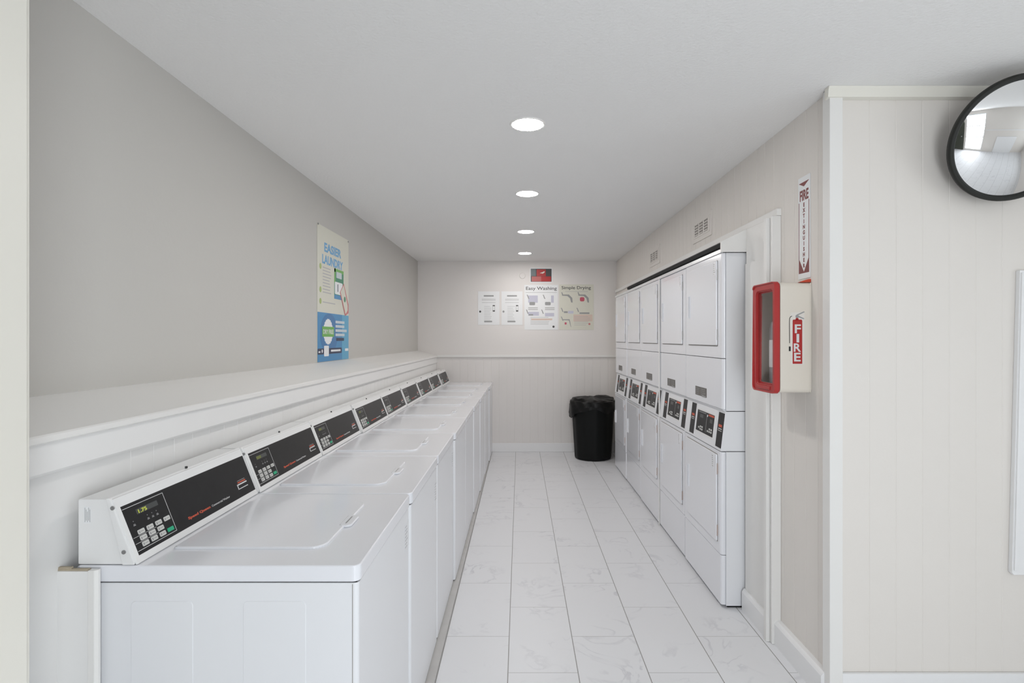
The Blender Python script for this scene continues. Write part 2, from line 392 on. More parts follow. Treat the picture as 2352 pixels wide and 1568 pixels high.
# ------------------------------------------------------------------ washers
UPW = Vector((-.394, 0, 1)).normalized()
WX, WW = -.764, .6605          # local x = world x - WX for a machine whose front is at -.409
def make_washer():
    o = thing('washing_machine', 'x', 'washing machine', (0, 0, 0), 'top-loading washers in a row along the left wall')
    X = lambda x: x-WX
    y0, y1 = .006, .6535
    b = NB(); box(b, X(-1.075), X(-.409), y0, y1, .022, .869, bev=.012, seg=3, axes='z')
    for s in (y0,):           # pressed panels in the side sheet
        for xa, xb in ((-.984, -.828), (-.700, -.542)):
            prism(b, rrect(X(xa), X(xb), .12, .823, .012), 'y', s-.0012, s+.002, bev=.0006, seg=1)
    obj('cabinet', b, 'enameld', o, True)
    b = NB(); box(b, X(-.4245), X(-.4228), y0-.0003, y0+.003, .03, .866); obj('corner_seam', b, 'shadeg', o)
    b = NB(); box(b, X(-1.05), X(-.445), .03, .63, 0, .023); obj('plinth', b, 'gap', o)
    b = NB(); box(b, X(-1.065), X(-.414), y0+.005, y1-.005, .867, .873); obj('seam', b, 'gap', o)
    b = NB()
    prism(b, rrect(X(-1.118), X(-.405), .0025, .6575, [.02, .004, .004, .02]), 'z', .872, .914, bev=.0045, seg=3)
    obj('top_panel', b, 'enamel', o, True)
    b = NB()
    prism(b, rrect(X(-.945), X(-.533), .112, .545, [.045, .01, .01, .045], 8), 'z', .910, .9205, bev=.0048, seg=3)
    lid = obj('lid', b, 'enamel', o, True)
    b = NB()
    prism(b, rrect(X(-.550), X(-.512), .285, .385, [.017, .010, .010, .017], 8), 'z', .914, .9222, bev=.0035, seg=3)
    obj('lid_handle', b, 'enamel', lid, True)
    b = NB(); prism(b, rrect(X(-.535), X(-.531), .303, .367, .0015), 'z', .9215, .9229); obj('finger_slot', b, 'greyp', lid)
    # console: rear housing and sloped fascia with the black control panel
    b = NB(); prism(b, [(X(-1.12), .915), (X(-1.12), 1.081), (X(-1.03), 1.081), (X(-.99), .915)], 'y', .006, .654, bev=.004, seg=2)
    con = obj('console', b, 'plast', o, True)
    b = NB(); prism(b, [(X(-1.004), .9155), (X(-1.046), 1.084), (X(-1.0395), 1.0845), (X(-1.034), 1.080), (X(-.9745), .924), (X(-.9745), .9155)], 'y', .001, .6585, bev=.0025, seg=2)
    fas = obj('console_fascia', b, 'plast', o, True)
    F = frame((X(-.972), 0, .916), (0, 1, 0), UPW)
    sc = 1/UPW.z              # h measured vertically -> distance along the slope
    b = NB()
    plate(b, F, .012, .650, -.0005, .1495, .0005, .0035); 
    # raised frame around the recess
    fr = NB()
    for a in ((.006, .654, -.001, .0165), (.006, .654, .1495, .166), (.006, .0195, .0165, .1495), (.6575-.0035-.003, .654, .0165, .1495)):
        plate(fr, F, a[0], a[1], a[2], a[3], .0, .005)
    b.free(); obj('panel_frame', fr, 'plast', o)
    b = NB(); plate(b, F, .0195, .6510, .0165, .1495, .0, .0035)
    cp = obj('control_panel', b, 'black', o)
    W = .0037
    def R(bm, u0, u1, h0, h1, r=0, w=.0006): plate(bm, F, u0, u1, h0*sc, h1*sc, W-.0004, W+w, r)
    b = NB()
    for a in ((.0235, .185, .1300, .1312), (.0235, .185, .0238, .0250), (.1838, .185, .0238, .1312)): R(b, *a, w=.0002)
    for h in (.0572, .0420): R(b, .0245, .115, h-.0004, h+.0004, w=.0001)
    obj('keypad_outline', b, 'line', cp)
    b = NB(); R(b, .066, .152, .106, .119, .001, .0003); obj('display', b, 'lcd', cp)
    for (u, v) in [(.0450, .0705), (.0802, .0705), (.1154, .0705), (.0450, .0553), (.0802, .0553), (.1154, .0553), (.0450, .0401), (.0802, .0401), (.1154, .0401), (.1510, .0705)]:
        b = NB(); R(b, u, u+.0252, v-.0112, v, .0025, .0012); k = obj('key', b, 'key', cp)
        b = NB(); R(b, u+.010, u+.0215, v-.0064, v-.0048, w=.00135); R(b, u+.003, u+.0075, v-.0085, v-.0030, w=.00135); obj('key_print', b, 'greyp', k)
    for (u, v) in [(.098, .0958), (.1165, .0958), (.1352, .0958), (.0433, .0958)]:
        b = NB(); R(b, u, u+.002, v-.002, v, .0008); R(b, u-.003, u+.005, v-.0125, v-.0105); R(b, u-.002, u+.004, v-.0095, v-.0080); obj('indicator', b, 'greyp', cp)
    b = NB(); R(b, .1497, .1757, .0302, .0402, .001, .0012); g = obj('start_key', b, 'keyg', cp, label='green start key'); 
    b = NB(); text(b, 'Speed Queen', F, .2480, .0335*sc, .0072, W, width=.118, bold=.0004); obj('brand_lettering', b, 'redp', cp, label='red brand lettering')
    b = NB(); text(b, 'Commercial Washer', F, .3742, .0330*sc, .0066, W, width=.110); obj('type_lettering', b, 'line', cp, label='white lettering')
    b = NB()
    R(b, .5484, .6150, .0535, .0575); R(b, .5484, .5530, .0405, .0575); R(b, .5484, .6150, .0405, .0430); sl = obj('card_slot', b, 'line', cp)
    b = NB(); R(b, .5560, .610, .0600, .0640); obj('card_slot_print', b, 'redp', cp)
    b = NB(); R(b, .5581, .6084, .0668, .0685); obj('card_slot_line', b, 'greyp', cp)
    # screws on the end of the fascia
    Fe = frame((0, .001, 0), (1, 0, 0), (0, 0, 1))
    for (x, z) in ((-1.0275, 1.060), (-.999, .949)):
        b = NB(); disc(b, Fe, X(x), z, .0052, 0, .0022, 16); s = obj('screw', b, 'screw', o)
    b = NB(); disc(b, frame((X(-1.038), .33, 1.0845), (1, 0, 0), (0, 1, 0)), 0, 0, .004, 0, .006, 8); obj('lock', b, 'blackp', o)
    return o
wl = ['white top-loading washer nearest the camera, its display reading 1.75',
      'white top-loading washer second from the near end, dim green display',
      'white top-loading washer third from the near end, dim green display',
      'white top-loading washer fourth from the near end, bright front corner edge',
      'white top-loading washer in the middle of the row, fifth from either end',
      'white top-loading washer fourth from the back wall end of the row',
      'white top-loading washer third from the back wall end of the row',
      'white top-loading washer second from the back wall, beside the last one',
      'white top-loading washer farthest from the camera, against the back wall']
fx = [-.409, -.404, -.403, -.392, -.392, -.385, -.378, -.374, -.362]
proto = make_washer(); W9 = []
for i in range(9):
    o = proto if i == 0 else copy_tree(proto)
    o.location = (WX + (fx[i]+.409), 1.411 + i*.6605, 0); o['label'] = wl[i]; W9.append(o)
def cpanel(o): return [c for c in o.children if c.name.startswith('control_panel')][0]
sc = 1/UPW.z
F0 = frame((-.972-WX, 0, .916), (0, 1, 0), UPW)
b = NB(); text(b, '1.75', F0, .0685, .1075*sc, .0095, .0048, width=.033, bold=.0003); obj('display_digits', b, 'lcdon', cpanel(W9[0]), label='yellow-green lit digits')
for k in (1, 2, 3):
    b = NB(); plate(b, F0, .0685, .104, .1075*sc, .1172*sc, .0042, .0047, .001); obj('display_digits', b, 'lcddim', cpanel(W9[k]))
# notices: sticker on the near end, small warning stickers on the fronts
b = NB(); Fe = frame((0, .0058, 0), (1, 0, 0), (0, 0, 1))
plate(b, Fe, -1.104-WX, -1.086-WX, 1.020, 1.063, 0, .0004); st = obj('side_sticker', b, 'paper', W9[0])
b = NB()
for k in range(5): plate(b, Fe, -1.1015-WX+.0032*k, -1.1005-WX+.0032*k, 1.023+.004*(k % 2), 1.060-.005*(k % 3), .0004, .0006)
obj('sticker_print', b, 'greyp', st)
for i, v in ((0, .78), (1, .76), (2, .77)):
    b = NB(); Ff = frame((-.4088-WX, 0, 0), (0, 1, 0), (0, 0, 1))
    plate(b, Ff, .575, .645, v-.05, v+.045, 0, .0005); st = obj('warning_sticker', b, 'enameld', W9[i])
    b = NB()
    for k in range(7): plate(b, Ff, .582, .582+.05*random.uniform(.5, 1), v-.04+.012*k, v-.038+.012*k, .0005, .0008)
    obj('sticker_print', b, 'greyp', st)

# end panel (wood post) in front of the nearest washer, with dirty shims on top
t = thing('end_panel', 'white painted wood end board standing beside the nearest washer', 'board', (-1.11, 1.39, 0))
b = NB(); box(b, -.060, .040, .003, .014, 0, .908, bev=.002); obj('board', b, 'bead', t)
b = NB(); prism(b, [(.036, .000), (.052, .000), (.0585, .006), (.0585, .014), (.036, .014)], 'z', 0, .911, bev=.001, seg=1); obj('edge_moulding', b, 'trim', t)
b = NB(); box(b, -.056, .034, .005, .0145, .908, .9125, bev=.001); box(b, -.050, -.010, .006, .0145, .912, .917, bev=.001); obj('shim', b, 'wood', t, label='dirty brown wooden shims')

# ------------------------------------------------------------------ stacked dryers
DW = .690
def make_dryer():
    o = thing('stacked_dryer', 'x', 'dryer', (0, 0, 0), 'stacked dryers built into the right wall')
    X = lambda x: x-1.12
    y0, y1 = .003, .687
    b = NB()
    box(b, X(1.1385), X(1.80), y0, y1, .012, .8615, bev=.002)
    prism(b, [(X(1.108), .8645), (X(1.134), 1.084), (X(1.80), 1.084), (X(1.80), .8645)], 'y', y0, y1, bev=.003)
    box(b, X(1.1385), X(1.80), y0, y1, 1.087, 1.961, bev=.002)
    obj('cabinet', b, 'enameld', o, True)
    b = NB(); box(b, X(1.15), X(1.7), y0+.01, y1-.01, 0, .013); box(b, X(1.145), X(1.7), y0+.002, y1-.002, .85, 1.10); obj('base', b, 'gap', o)
    def front(name, xf, z0, z1, m='enamel'):
        b = NB(); prism(b, rrect(X(xf), X(1.1375), y0, y1, [.002, .016, .016, .002]), 'z', z0, z1, bev=.0025, seg=2); return obj(name, b, m, o, True)
    front('upper_front_panel', 1.118, 1.378, 1.961); front('access_panel', 1.118, 1.096, 1.375)
    front('lower_front_panel', 1.109, .293, .8605); front('kick_panel', 1.111, .018, .290)
    # small lip under the access panel
    b = NB(); prism(b, [(X(1.120), 1.095), (X(1.142), 1.095), (X(1.142), 1.075)], 'y', y0+.01, y1-.01); obj('lip', b, 'enameld', o)
    FF = lambda xf: frame((X(xf), 0, 0), (0, -1, 0), (0, 0, 1))          # u = -y
    for nm, xf, z0, z1, ya, yb in (('upper_door', 1.118, 1.449, 1.927, .075, .618), ('lower_door', 1.109, .355, .838, .050, .618)):
        g = NB(); prism(g, rrect(-yb-.004, -ya+.002, z0-.0055, z1+.003, [.008, .008, .05 if 'lower' in nm else .012, .008]), 'z', 0, .0007, Mx=FF(xf)); obj('door_gap_shade', g, 'shadeg', o)  # grey plate behind the door paints in its shadow gap
        b = NB(); prism(b, rrect(-yb, -ya, z0, z1, [.006, .006, .05 if 'lower' in nm else .012, .006]), 'z', .0005, .0105, Mx=FF(xf), bev=.003)
        d = obj(nm, b, 'enamel', o, True)
        zc = .60 if 'lower' in nm else 1.69
        b = NB(); plate(b, FF(xf), -.572, -.545, zc-.075, zc+.075, .0103, .0118, .004)
        plate(b, FF(xf), -.569, -.560, zc-.070, zc+.070, .0115, .021, .002); plate(b, FF(xf), -.5515, -.548, zc-.070, zc+.070, .0115, .016, .001); obj('door_handle', b, 'enamel', d, True)
        b = NB(); plate(b, FF(xf), -.559, -.5525, zc-.066, zc+.066, .0117, .0125); obj('handle_recess', b, 'greyp', d)
        for zz, mm in ((z1-.08, 'rust'), (z0+.06, 'rust')):
            b = NB(); plate(b, FF(xf), -ya+.0005, -ya+.0045, zz-.030, zz+.030, .0005, .006)
            obj('hinge', b, 'hingeg' if 'upper' in nm else mm, o)
        b = NB(); plate(b, FF(xf), -.118, -.083, z1-.082, z1-.006, .0105, .011); st = obj('door_sticker', b, 'enameld', d)
        b = NB()
        for k in range(6): plate(b, FF(xf), -.114, -.114+.026*random.uniform(.4, 1), z1-.076+.0115*k, z1-.073+.0115*k, .011, .0113)
        obj('sticker_print', b, 'greyp', d)
    b = NB(); plate(b, FF(1.118), -.476, -.262, 1.133, 1.188, 0, .0006); lb = obj('instruction_label', b, 'label', o, label='dark printed label')
    b = NB()
    for k in range(4):
        for q in range(2): plate(b, FF(1.118), -.47+.105*q, -.47+.105*q+.09*random.uniform(.6, 1), 1.142+.011*k, 1.1445+.011*k, .0006, .0009)
    plate(b, FF(1.118), -.352, -.274, 1.130, 1.140, .0006, .001); obj('label_print', b, 'greyp', lb)
    # sloped console
    F = frame((X(1.108), 0, .8645), (0, -1, 0), (.1180, 0, .9930)); sc = 1/.993
    def R(bm, ya, yb, z0, z1, w=.001, r=0): plate(bm, F, -yb, -ya, (z0-.8645)*sc, (z1-.8645)*sc, 0, w, r)
    for ya, yb in ((.004, .090), (.492, .578)):
        b = NB(); R(b, ya, yb, .880, 1.072, .0015); s = obj('card_reader_strip', b, 'black', o, label='black card reader strip')
        b = NB(); R(b, ya+.018, yb-.018, .992, 1.006, .0018); obj('strip_print', b, 'redp', s)
        b = NB(); R(b, ya+.016, yb-.016, .980, .985, .0018); R(b, ya+.016, yb-.016, .970, .973, .0018); R(b, yb-.019, yb-.016, .970, .985, .0018); obj('card_slot', b, 'line', s)
    b = NB(); R(b, .140, .458, .905, 1.050, .002, .004); obj('display_bezel', b, 'plast', o)
    b = NB(); R(b, .148, .450, .915, 1.041, .003); cp = obj('control_panel', b, 'black', o)
    for (yy, zz) in [(.175, .953), (.175, .938), (.205, .953), (.205, .938), (.235, .938), (.335, .946), (.335, .931), (.365, .946), (.365, .931), (.395, .938)]:
        b = NB(); R(b, yy-.010, yy+.010, zz-.005, zz+.005, .0045, .0015); obj('key', b, 'key', cp)
    b = NB(); R(b, .152, .245, 1.026, 1.037, .0034); obj('red_print', b, 'redp', cp)
    b = NB(); R(b, .290, .420, 1.031, 1.035, .0034); R(b, .27, .274, .925, 1.03, .0034); obj('grey_print', b, 'greyp', cp)
    b = NB(); R(b, .335, .395, 1.000, 1.020, .0034); R(b, .17, .215, .99, 1.012, .0034); obj('display', b, 'lcd', cp)
    b = NB(); disc(b, F, -.262, (1.025-.8645)*sc, .007, .003, .005, 12); obj('knob', b, 'line', cp)
    return o
dl = ['white stacked dryer nearest the camera, beside the fire extinguisher cabinet',
      'second white stacked dryer from the camera',
      'white stacked dryer in the middle of the five',
      'white stacked dryer second from the back wall',
      'white stacked dryer farthest from the camera, beside the black bin']
dp = make_dryer()
for i in range(5):
    o = dp if i == 0 else copy_tree(dp)
    o.location = (1.12+(.004 if i in (1, 3) else 0), 3.085 + i*DW, 0); o['label'] = dl[i]
b = NB(); box(b, 1.112, 1.124, 3.092, 6.535, 1.962, 1.984, bev=.002); tag(obj('filler_strip', b, 'alu'), 'shiny white strip lying along the tops of the stacked dryers', 'strip')
b = NB(); box(b, 1.108, 1.118, 4.461, 4.469, .0, 1.96, bev=.002); tag(obj('joint_strip', b, 'trim'), 'narrow white vertical strip between the second and third stacked dryers', 'strip')

# ------------------------------------------------------------------ trash can
t = thing('trash_can', 'black plastic trash can with a bin bag over its rim by the back wall', 'trash can', (.912, 6.975, 0))
b = NB()
def ribs(i, a, r, z):
    return (r*(1+.012*math.cos(12*a)), z)
lathe(b, [(0, .004), (.205, .004), (.222, .012), (.226, .03), (.262, .62), (.268, .70), (.262, .70), (.222, .05), (0, .05)], n=96, jit=ribs)
obj('bin_body', b, 'bin', t, True)
b = NB()
def bagj(i, a, r, z):
    w = .008*math.sin(9*a+i)+.005*math.sin(17*a+2*i)
    dz = 0
    if i <= 1: dz = .055*math.sin(a+2.6)+.03*math.sin(3*a+1)+.012*math.sin(7*a)
    return (r+w, z+dz)
lathe(b, [(.286, .56), (.294, .60), (.292, .66), (.290, .70), (.282, .722), (.262, .728), (.245, .715), (.22, .66), (0, .60)], n=96, jit=bagj)
obj('bin_bag', b, 'bag', t, True)
b = NB()
lathe(b, [(.268, .722), (.255, .745), (.20, .757), (.10, .762), (0, .764)], n=64, jit=lambda i, a, r, z: (r, z+.012*math.sin(2*a+.5)*(i > 0)+.006*math.sin(11*a+i)))
obj('bag_top', b, 'bag', t, True)

# ------------------------------------------------------------------ vents
vt = None
for (ya, yb, lab) in ((3.68, 4.12, 'white wall vent with three dark slat groups, nearer the camera'), (5.05, 5.49, 'white wall vent with three dark slat groups, nearer the back wall')):
    if vt is None:
        vt = o = thing('wall_vent', lab, 'vent', (XR, (ya+yb)/2, 2.26), 'wall vents above the dryers')
        Fv = frame((0, 0, 0), (0, -1, 0), (0, 0, 1))
        b = NB(); plate(b, Fv, -.20, .20, -.085, .085, 0, .006, .004); plate(b, Fv, -.17, .17, -.055, .055, .006, .009, .003); obj('vent_plate', b, 'panel', o, True)
        for k in (-1, 0, 1):
            b = NB(); plate(b, Fv, k*.10-.038, k*.10+.038, -.042, .042, .009, .0095); g = obj('opening', b, 'shadeg', o)  # solid grey plate, the opening's shade given as colour
            b = NB()
            for q in range(5): plate(b, Fv, k*.10-.038, k*.10+.038, -.040+.019*q, -.0335+.019*q, .0095, .013)
            obj('slat', b, 'panel', g)
    else:
        o = copy_tree(vt); o.location = (XR, (ya+yb)/2, 2.26); o['label'] = lab

# ------------------------------------------------------------------ papers on the back wall
def BX(px): return (px-1194)/174.7
def BZ(py): return CAMZ-(py-777)/174.7
def paper(name, lab, x0, x1, z0, z1, m, group=None):
    b = NB(); F = frame(((x0+x1)/2, YB, (z0+z1)/2), (1, 0, 0), (0, 0, 1))
    t = thing(name, lab, 'poster' if 'poster' in name else 'notice', ((x0+x1)/2, YB, z0), group)
    Fl = frame((0, -.0005, (z1-z0)/2), (1, 0, 0), (0, 0, 1)); w, h = (x1-x0)/2, (z1-z0)/2
    plate(b, Fl, -w, w, -h, h, 0, .0025); obj('sheet', b, m, t); return t, Fl, w, h
def bars(bm, Fl, u0, v0, n, dv, wmax, th=.004, w=.0026):
    for k in range(n):
        plate(bm, Fl, u0, u0+wmax*random.uniform(.7, 1), v0-k*dv, v0-k*dv+th, w, w+.0003)
for j, (a, c, lab) in enumerate(((1098, 1147, 'white notice sheet farthest left of the four papers on the back wall'), (1152, 1200, 'white notice sheet second from left, beside the washing poster'))):
    t, Fl, w, h = paper('notice_sheet', lab, BX(a), BX(c), BZ(746), BZ(669), 'paper', 'pair of white notice sheets on the back wall')
    b = NB(); plate(b, Fl, -.065, .065, h-.068, h-.050, .0025, .003, .004); obj('heading_print', b, 'greyp', t)
    b = NB()
    for v in (h-.105, h-.118, h-.150): plate(b, Fl, -.09, .09, v, v+.005, .0025, .0029)
    bars(b, Fl, -.06, .02, 9, .022, .10, .004); obj('body_print', b, 'printg', t)
    b = NB(); plate(b, Fl, .052, .082, -.045, .040, .0025, .0030, .004); ph = obj('phone_picture', b, 'dkp', t)
    b = NB(); plate(b, Fl, .054, .080, -.028, .026, .003, .0034); obj('phone_screen', b, 'paper', ph)
    b = NB(); disc(b, Fl, -.112, -.045, .014, .0025, .003, 10); obj('symbol', b, 'dkp' if j == 0 else 'greyp', t)
    b = NB(); plate(b, Fl, -.06, .045, -h+.035, -h+.055, .0025, .003, .006); obj('logo_print', b, 'greyp', t)
# washing poster
t, Fl, w, h = paper('washing_poster', 'white poster headed Easy Washing with small machine drawings', BX(1204.5), BX(1281.5), BZ(757), BZ(654), 'paper')
b = NB(); text(b, 'Easy Washing', Fl, -.205, h-.066, .042, .0028, width=.405, bold=.0005); obj('heading_lettering', b, 'dkp', t)
b = NB(); plate(b, Fl, -.205, .205, h-.103, h-.098, .0025, .003)
for (u, v) in ((-.13, -.035), (.09, -.035)): plate(b, Fl, u-.04, u+.085, v, v+.012, .0025, .003); plate(b, Fl, u-.04, u+.085, v+.022, v+.034, .0025, .003)
bars(b, Fl, -.14, -h+.16, 6, .018, .27, .005); obj('body_print', b, 'printg', t)
b = NB(); plate(b, Fl, -.17, -.045, .06, .155, .0024, .0028); plate(b, Fl, -.17, -.03, -.11, -.06, .0024, .0028); plate(b, Fl, .13, .165, .06, .155, .0024, .0028); plate(b, Fl, .05, .17, -.12, -.075, .0024, .0028); obj('tinted_picture', b, 'lil', t)
b = NB()
for (u, v) in ((-.19, .165), (.02, .165), (-.2, -.03), (.0, -.03)):
    prism(b, [(u, v), (u+.012, v), (u+.035, v-.055), (u+.022, v-.055)], 'z', .0026, .0034, Mx=Fl); obj('number_mark', b, 'greyp', t); b = NB()
for (u, v) in ((-.125, .035), (.08, .035)): prism(b, rrect(u-.03, u+.045, v-.008, v+.035, .012), 'z', .0028, .0034, Mx=Fl); obj('machine_drawing', b, 'greyp', t); b = NB()
plate(b, Fl, -.165, -.105, -.108, -.09, .0028, .0034); obj('detergent_drawing', b, 'greyp', t)
b = NB(); plate(b, Fl, -.13, .145, -h+.125, -h+.148, .0024, .003); obj('pink_bar', b, 'peach', t)
b = NB(); disc(b, Fl, .162, -h+.04, .015, .0025, .0031, 10); obj('symbol', b, 'dkp', t)
# drying poster
t, Fl, w, h = paper('drying_poster', 'cream poster headed Simple Drying, rightmost paper on the back wall', BX(1284.5), BX(1363.5), BZ(757), BZ(653), 'cpaper')
b = NB(); text(b, 'Simple Drying', Fl, -.198, h-.062, .040, .0028, width=.385, bold=.0005); obj('heading_lettering', b, 'dkp', t)
b = NB(); plate(b, Fl, -.15, .15, h-.095, h-.090, .0025, .003)
bars(b, Fl, -.03, -h+.17, 6, .022, .22, .005); obj('body_print', b, 'printg', t)
b = NB(); plate(b, Fl, -.04, .21, -h+.11, -h+.20, .0022, .0026); obj('peach_patch', b, 'peach', t)
b = NB()
for (u, v) in ((-.14, .12), (.075, .12)):
    prism(b, [(u-.05, v+.045), (u+.04, v+.045), (u+.085, v+.0), (u+.09, v-.06), (u+.07, v-.06), (u+.055, v-.005), (u+.02, v+.025), (u-.05, v+.03)], 'z', .0026, .0032, Mx=Fl)
    obj('dryer_drawing', b, 'greyp', t); b = NB()
    prism(b, [(u-.06, v+.075), (u-.048, v+.075), (u-.03, v+.03), (u-.045, v+.03)], 'z', .0026, .0034, Mx=Fl); obj('number_mark', b, 'greyp', t); b = NB()
for (u, v) in ((-.205, -.03), (.0, -.03), (-.205, -.145)): prism(b, [(u, v+.02), (u+.012, v+.02), (u+.035, v-.035), (u+.022, v-.035)], 'z', .0026, .0034, Mx=Fl); obj('number_mark', b, 'greyp', t); b = NB()
plate(b, Fl, -.165, -.115, -.078, -.055, .0028, .0034); obj('lint_drawing', b, 'greyp', t); b = NB(); plate(b, Fl, .04, .17, -.09, -.07, .0024, .003); obj('coin_drawing', b, 'greyp', t); b = NB()
prism(b, [(-.18, -.16), (-.09, -.16), (-.07, -.26), (-.075, -.26), (-.10, -.175), (-.18, -.17)], 'z', .0026, .003, Mx=Fl); obj('machine_drawing', b, 'greyp', t)
b = NB(); plate(b, Fl, -.11, -.04, -.085, -.05, .0024, .0029); obj('tinted_picture', b, 'lil', t)
b = NB(); prism(b, rrect(.045, .105, .075, .13, .018), 'z', .0028, .0036, Mx=Fl); prism(b, rrect(-.155, -.13, -.23, -.20, .008), 'z', .0028, .0036, Mx=Fl); obj('laundry_drawing', b, 'pred', t)
b = NB(); disc(b, Fl, .17, -h+.075, .014, .0026, .0032, 10); obj('symbol', b, 'pink', t)
# red and black sign above
t, Fl, w, h = paper('warning_sign', 'small black and red sign with white border above the washing poster', BX(1217), BX(1269), BZ(649), BZ(615), 'paper')
b = NB(); plate(b, Fl, -w+.012, w-.012, -h+.012, h-.012, .0025, .0030); obj('black_field', b, 'dkp', t)
b = NB(); plate(b, Fl, -w+.024, 0, -h+.016, -.015, .003, .0034); obj('pale_red_field', b, 'spink', t)
b = NB(); plate(b, Fl, 0, w-.02, -h+.016, -.015, .003, .0034); plate(b, Fl, -.06, .06, -.012, h-.02, .003, .0034); obj('red_field', b, 'sred', t)
b = NB(); plate(b, Fl, -w+.014, -.068, -.01, h-.016, .003, .0034); obj('grey_field', b, 'sgrey', t)
b = NB(); prism(b, [(-.02, .028), (.02, .022), (.035, .03), (.05, .045), (.038, .052), (.02, .042)], 'z', .0034, .0038, Mx=Fl); prism(b, [(.0, .03), (.02, .02), (.03, .026), (.012, .036)], 'z', .0038, .0041, Mx=Fl); obj('pale_drawing', b, 'boxc', t)
# small round detector base left of the sign
b = NB(); lathe(b, [(0, .010), (.030, .010), (.038, .006), (.040, 0)], F=frame((BX(1200), YB, BZ(633)), (1, 0, 0), (0, 0, 1))); tag(obj('wall_disc', b, 'backw', None, True), 'small pale round disc on the back wall left of the red sign', 'wall disc')

# ------------------------------------------------------------------ poster on the left wall
PY0, PY1, PZ0, PZ1 = 3.70, 4.37, 1.330, 2.252
t = thing('laundry_poster', 'tall white and blue poster headed Easier Laundry on the left wall', 'poster', (XL, 3.70, PZ0))
Fp = frame((.0005, 0, 0), (0, 1, 0), (0, 0, 1))     # u along y, v up, from the poster's lower near corner
w_, h_ = PY1-PY0, PZ1-PZ0
b = NB(); plate(b, Fp, 0, w_, 0, h_, 0, .003); sh = obj('sheet', b, 'cpaper', t)
hb = .335
b = NB(); plate(b, Fp, 0, w_, 0, hb, .003, .0035); obj('blue_field', b, 'blue', t)
b = NB(); plate(b, Fp, w_*.76, w_, 0, hb, .0035, .0038); obj('light_blue_field', b, 'blue2', t)
b = NB(); disc(b, Fp, .23, .19, .143, .0038, .0040, 32, 1.25); obj('deep_blue_disc', b, 'blued', t)
b = NB(); text(b, 'EASIER', Fp, .125, .757, .058, .0033, width=.36, bold=.003); text(b, 'LAUNDRY', Fp, .085, .672, .058, .0033, width=.44, bold=.003); obj('heading_lettering', b, 'btxt', t)
b = NB()
for k, (v, s) in enumerate(((.645, .020), (.488, .020), (.41, .020))):
    disc(b, Fp, .055, v, s, .003, .0038, 16)
obj('bullet', b, 'lgreen', t)
b = NB(); bars(b, Fp, .10, .640, 7, .021, .17, .007, .0031); bars(b, Fp, .10, .492, 2, .021, .20, .007, .0031); bars(b, Fp, .10, .403, 1, .02, .34, .007, .0031); obj('body_print', b, 'printg', t)
b = NB(); plate(b, Fp, .335, .545, .445, .665, .003, .0038); obj('card_picture', b, 'green2', t)
b = NB(); plate(b, Fp, .335, .545, .64, .665, .0038, .0042); plate(b, Fp, .335, .36, .56, .665, .0038, .0042); obj('green_patch', b, 'green', t)
b = NB(); plate(b, Fp, .335, .50, .445, .475, .0038, .0042); obj('blue_patch', b, 'blue', t)
b = NB(); plate(b, Fp, .345, .52, .48, .57, .0038, .0045, .01); obj('white_patch', b, 'paper', t)
b = NB(); plate(b, Fp, .38, .50, .60, .645, .0038, .0044, .006); obj('card_print', b, 'psky', t)
b = NB(); plate(b, Fp, .405, .418, .50, .555, .0045, .0050); obj('arrow', b, 'navy', t)
b = NB(); prism(b, [(.455, .50), (.55, .575), (.665, .42), (.665, .355), (.58, .33)], 'z', .0045, .0050, Mx=Fp); obj('phone_outline', b, 'pink', t)
b = NB(); prism(b, [(.47, .505), (.545, .560), (.640, .41), (.640, .375), (.59, .345)], 'z', .0050, .0056, Mx=Fp); obj('phone_picture', b, 'cpaper', t)
b = NB(); disc(b, Fp, .57, .455, .022, .0056, .0060, 14); obj('phone_symbol', b, 'green2', t)
b = NB()
P = []
for k in range(40):
    a = 2*math.pi*k/40; r = 1 if k % 2 else .93; P.append((.205+.098*r*math.cos(a)*1.0, .205+.092*r*math.sin(a)))
prism(b, P, 'z', .0040, .0046, Mx=Fp); obj('seal', b, 'paper', t)
b = NB(); plate(b, Fp, .085, .325, .170, .240, .0046, .0052); obj('seal_band', b, 'green', t)
b = NB(); text(b, 'DRY FREE', Fp, .100, .190, .030, .0054, width=.21, bold=.001); obj('seal_lettering', b, 'line', t)
b = NB(); bars(b, Fp, .36, .268, 4, .031, .28, .019, .0039); obj('blue_field_print', b, 'psky', t)
b = NB(); plate(b, Fp, .375, .555, .140, .162, .0039, .0044, .006); obj('dark_print', b, 'navy', t)
b = NB(); plate(b, Fp, .0, .50, .050, .090, .0041, .0046, .012); obj('navy_band', b, 'navy', t)
b = NB(); plate(b, Fp, .26, .47, .064, .078, .0046, .005, .004); obj('band_print', b, 'paper', t)
b = NB(); plate(b, Fp, .015, .05, .062, .072, .0046, .005); obj('band_print', b, 'paper', t)
b = NB(); disc(b, Fp, .085, .072, .012, .0046, .005, 12); obj('band_symbol', b, 'paper', t)
b = NB(); plate(b, Fp, .58, .66, .062, .082, .0041, .0045, .006); obj('logo_print', b, 'paper', t)
b = NB(); plate(b, Fp, .120, .215, .035, .108, .0047, .0052, .008); obj('phone_picture', b, 'paper', t)
for (u, v) in ((.008, h_-.004), (w_-.012, h_-.012)):
    b = NB(); disc(b, Fp, u, v, .006, .003, .008, 10); obj('pin', b, 'screw', t)

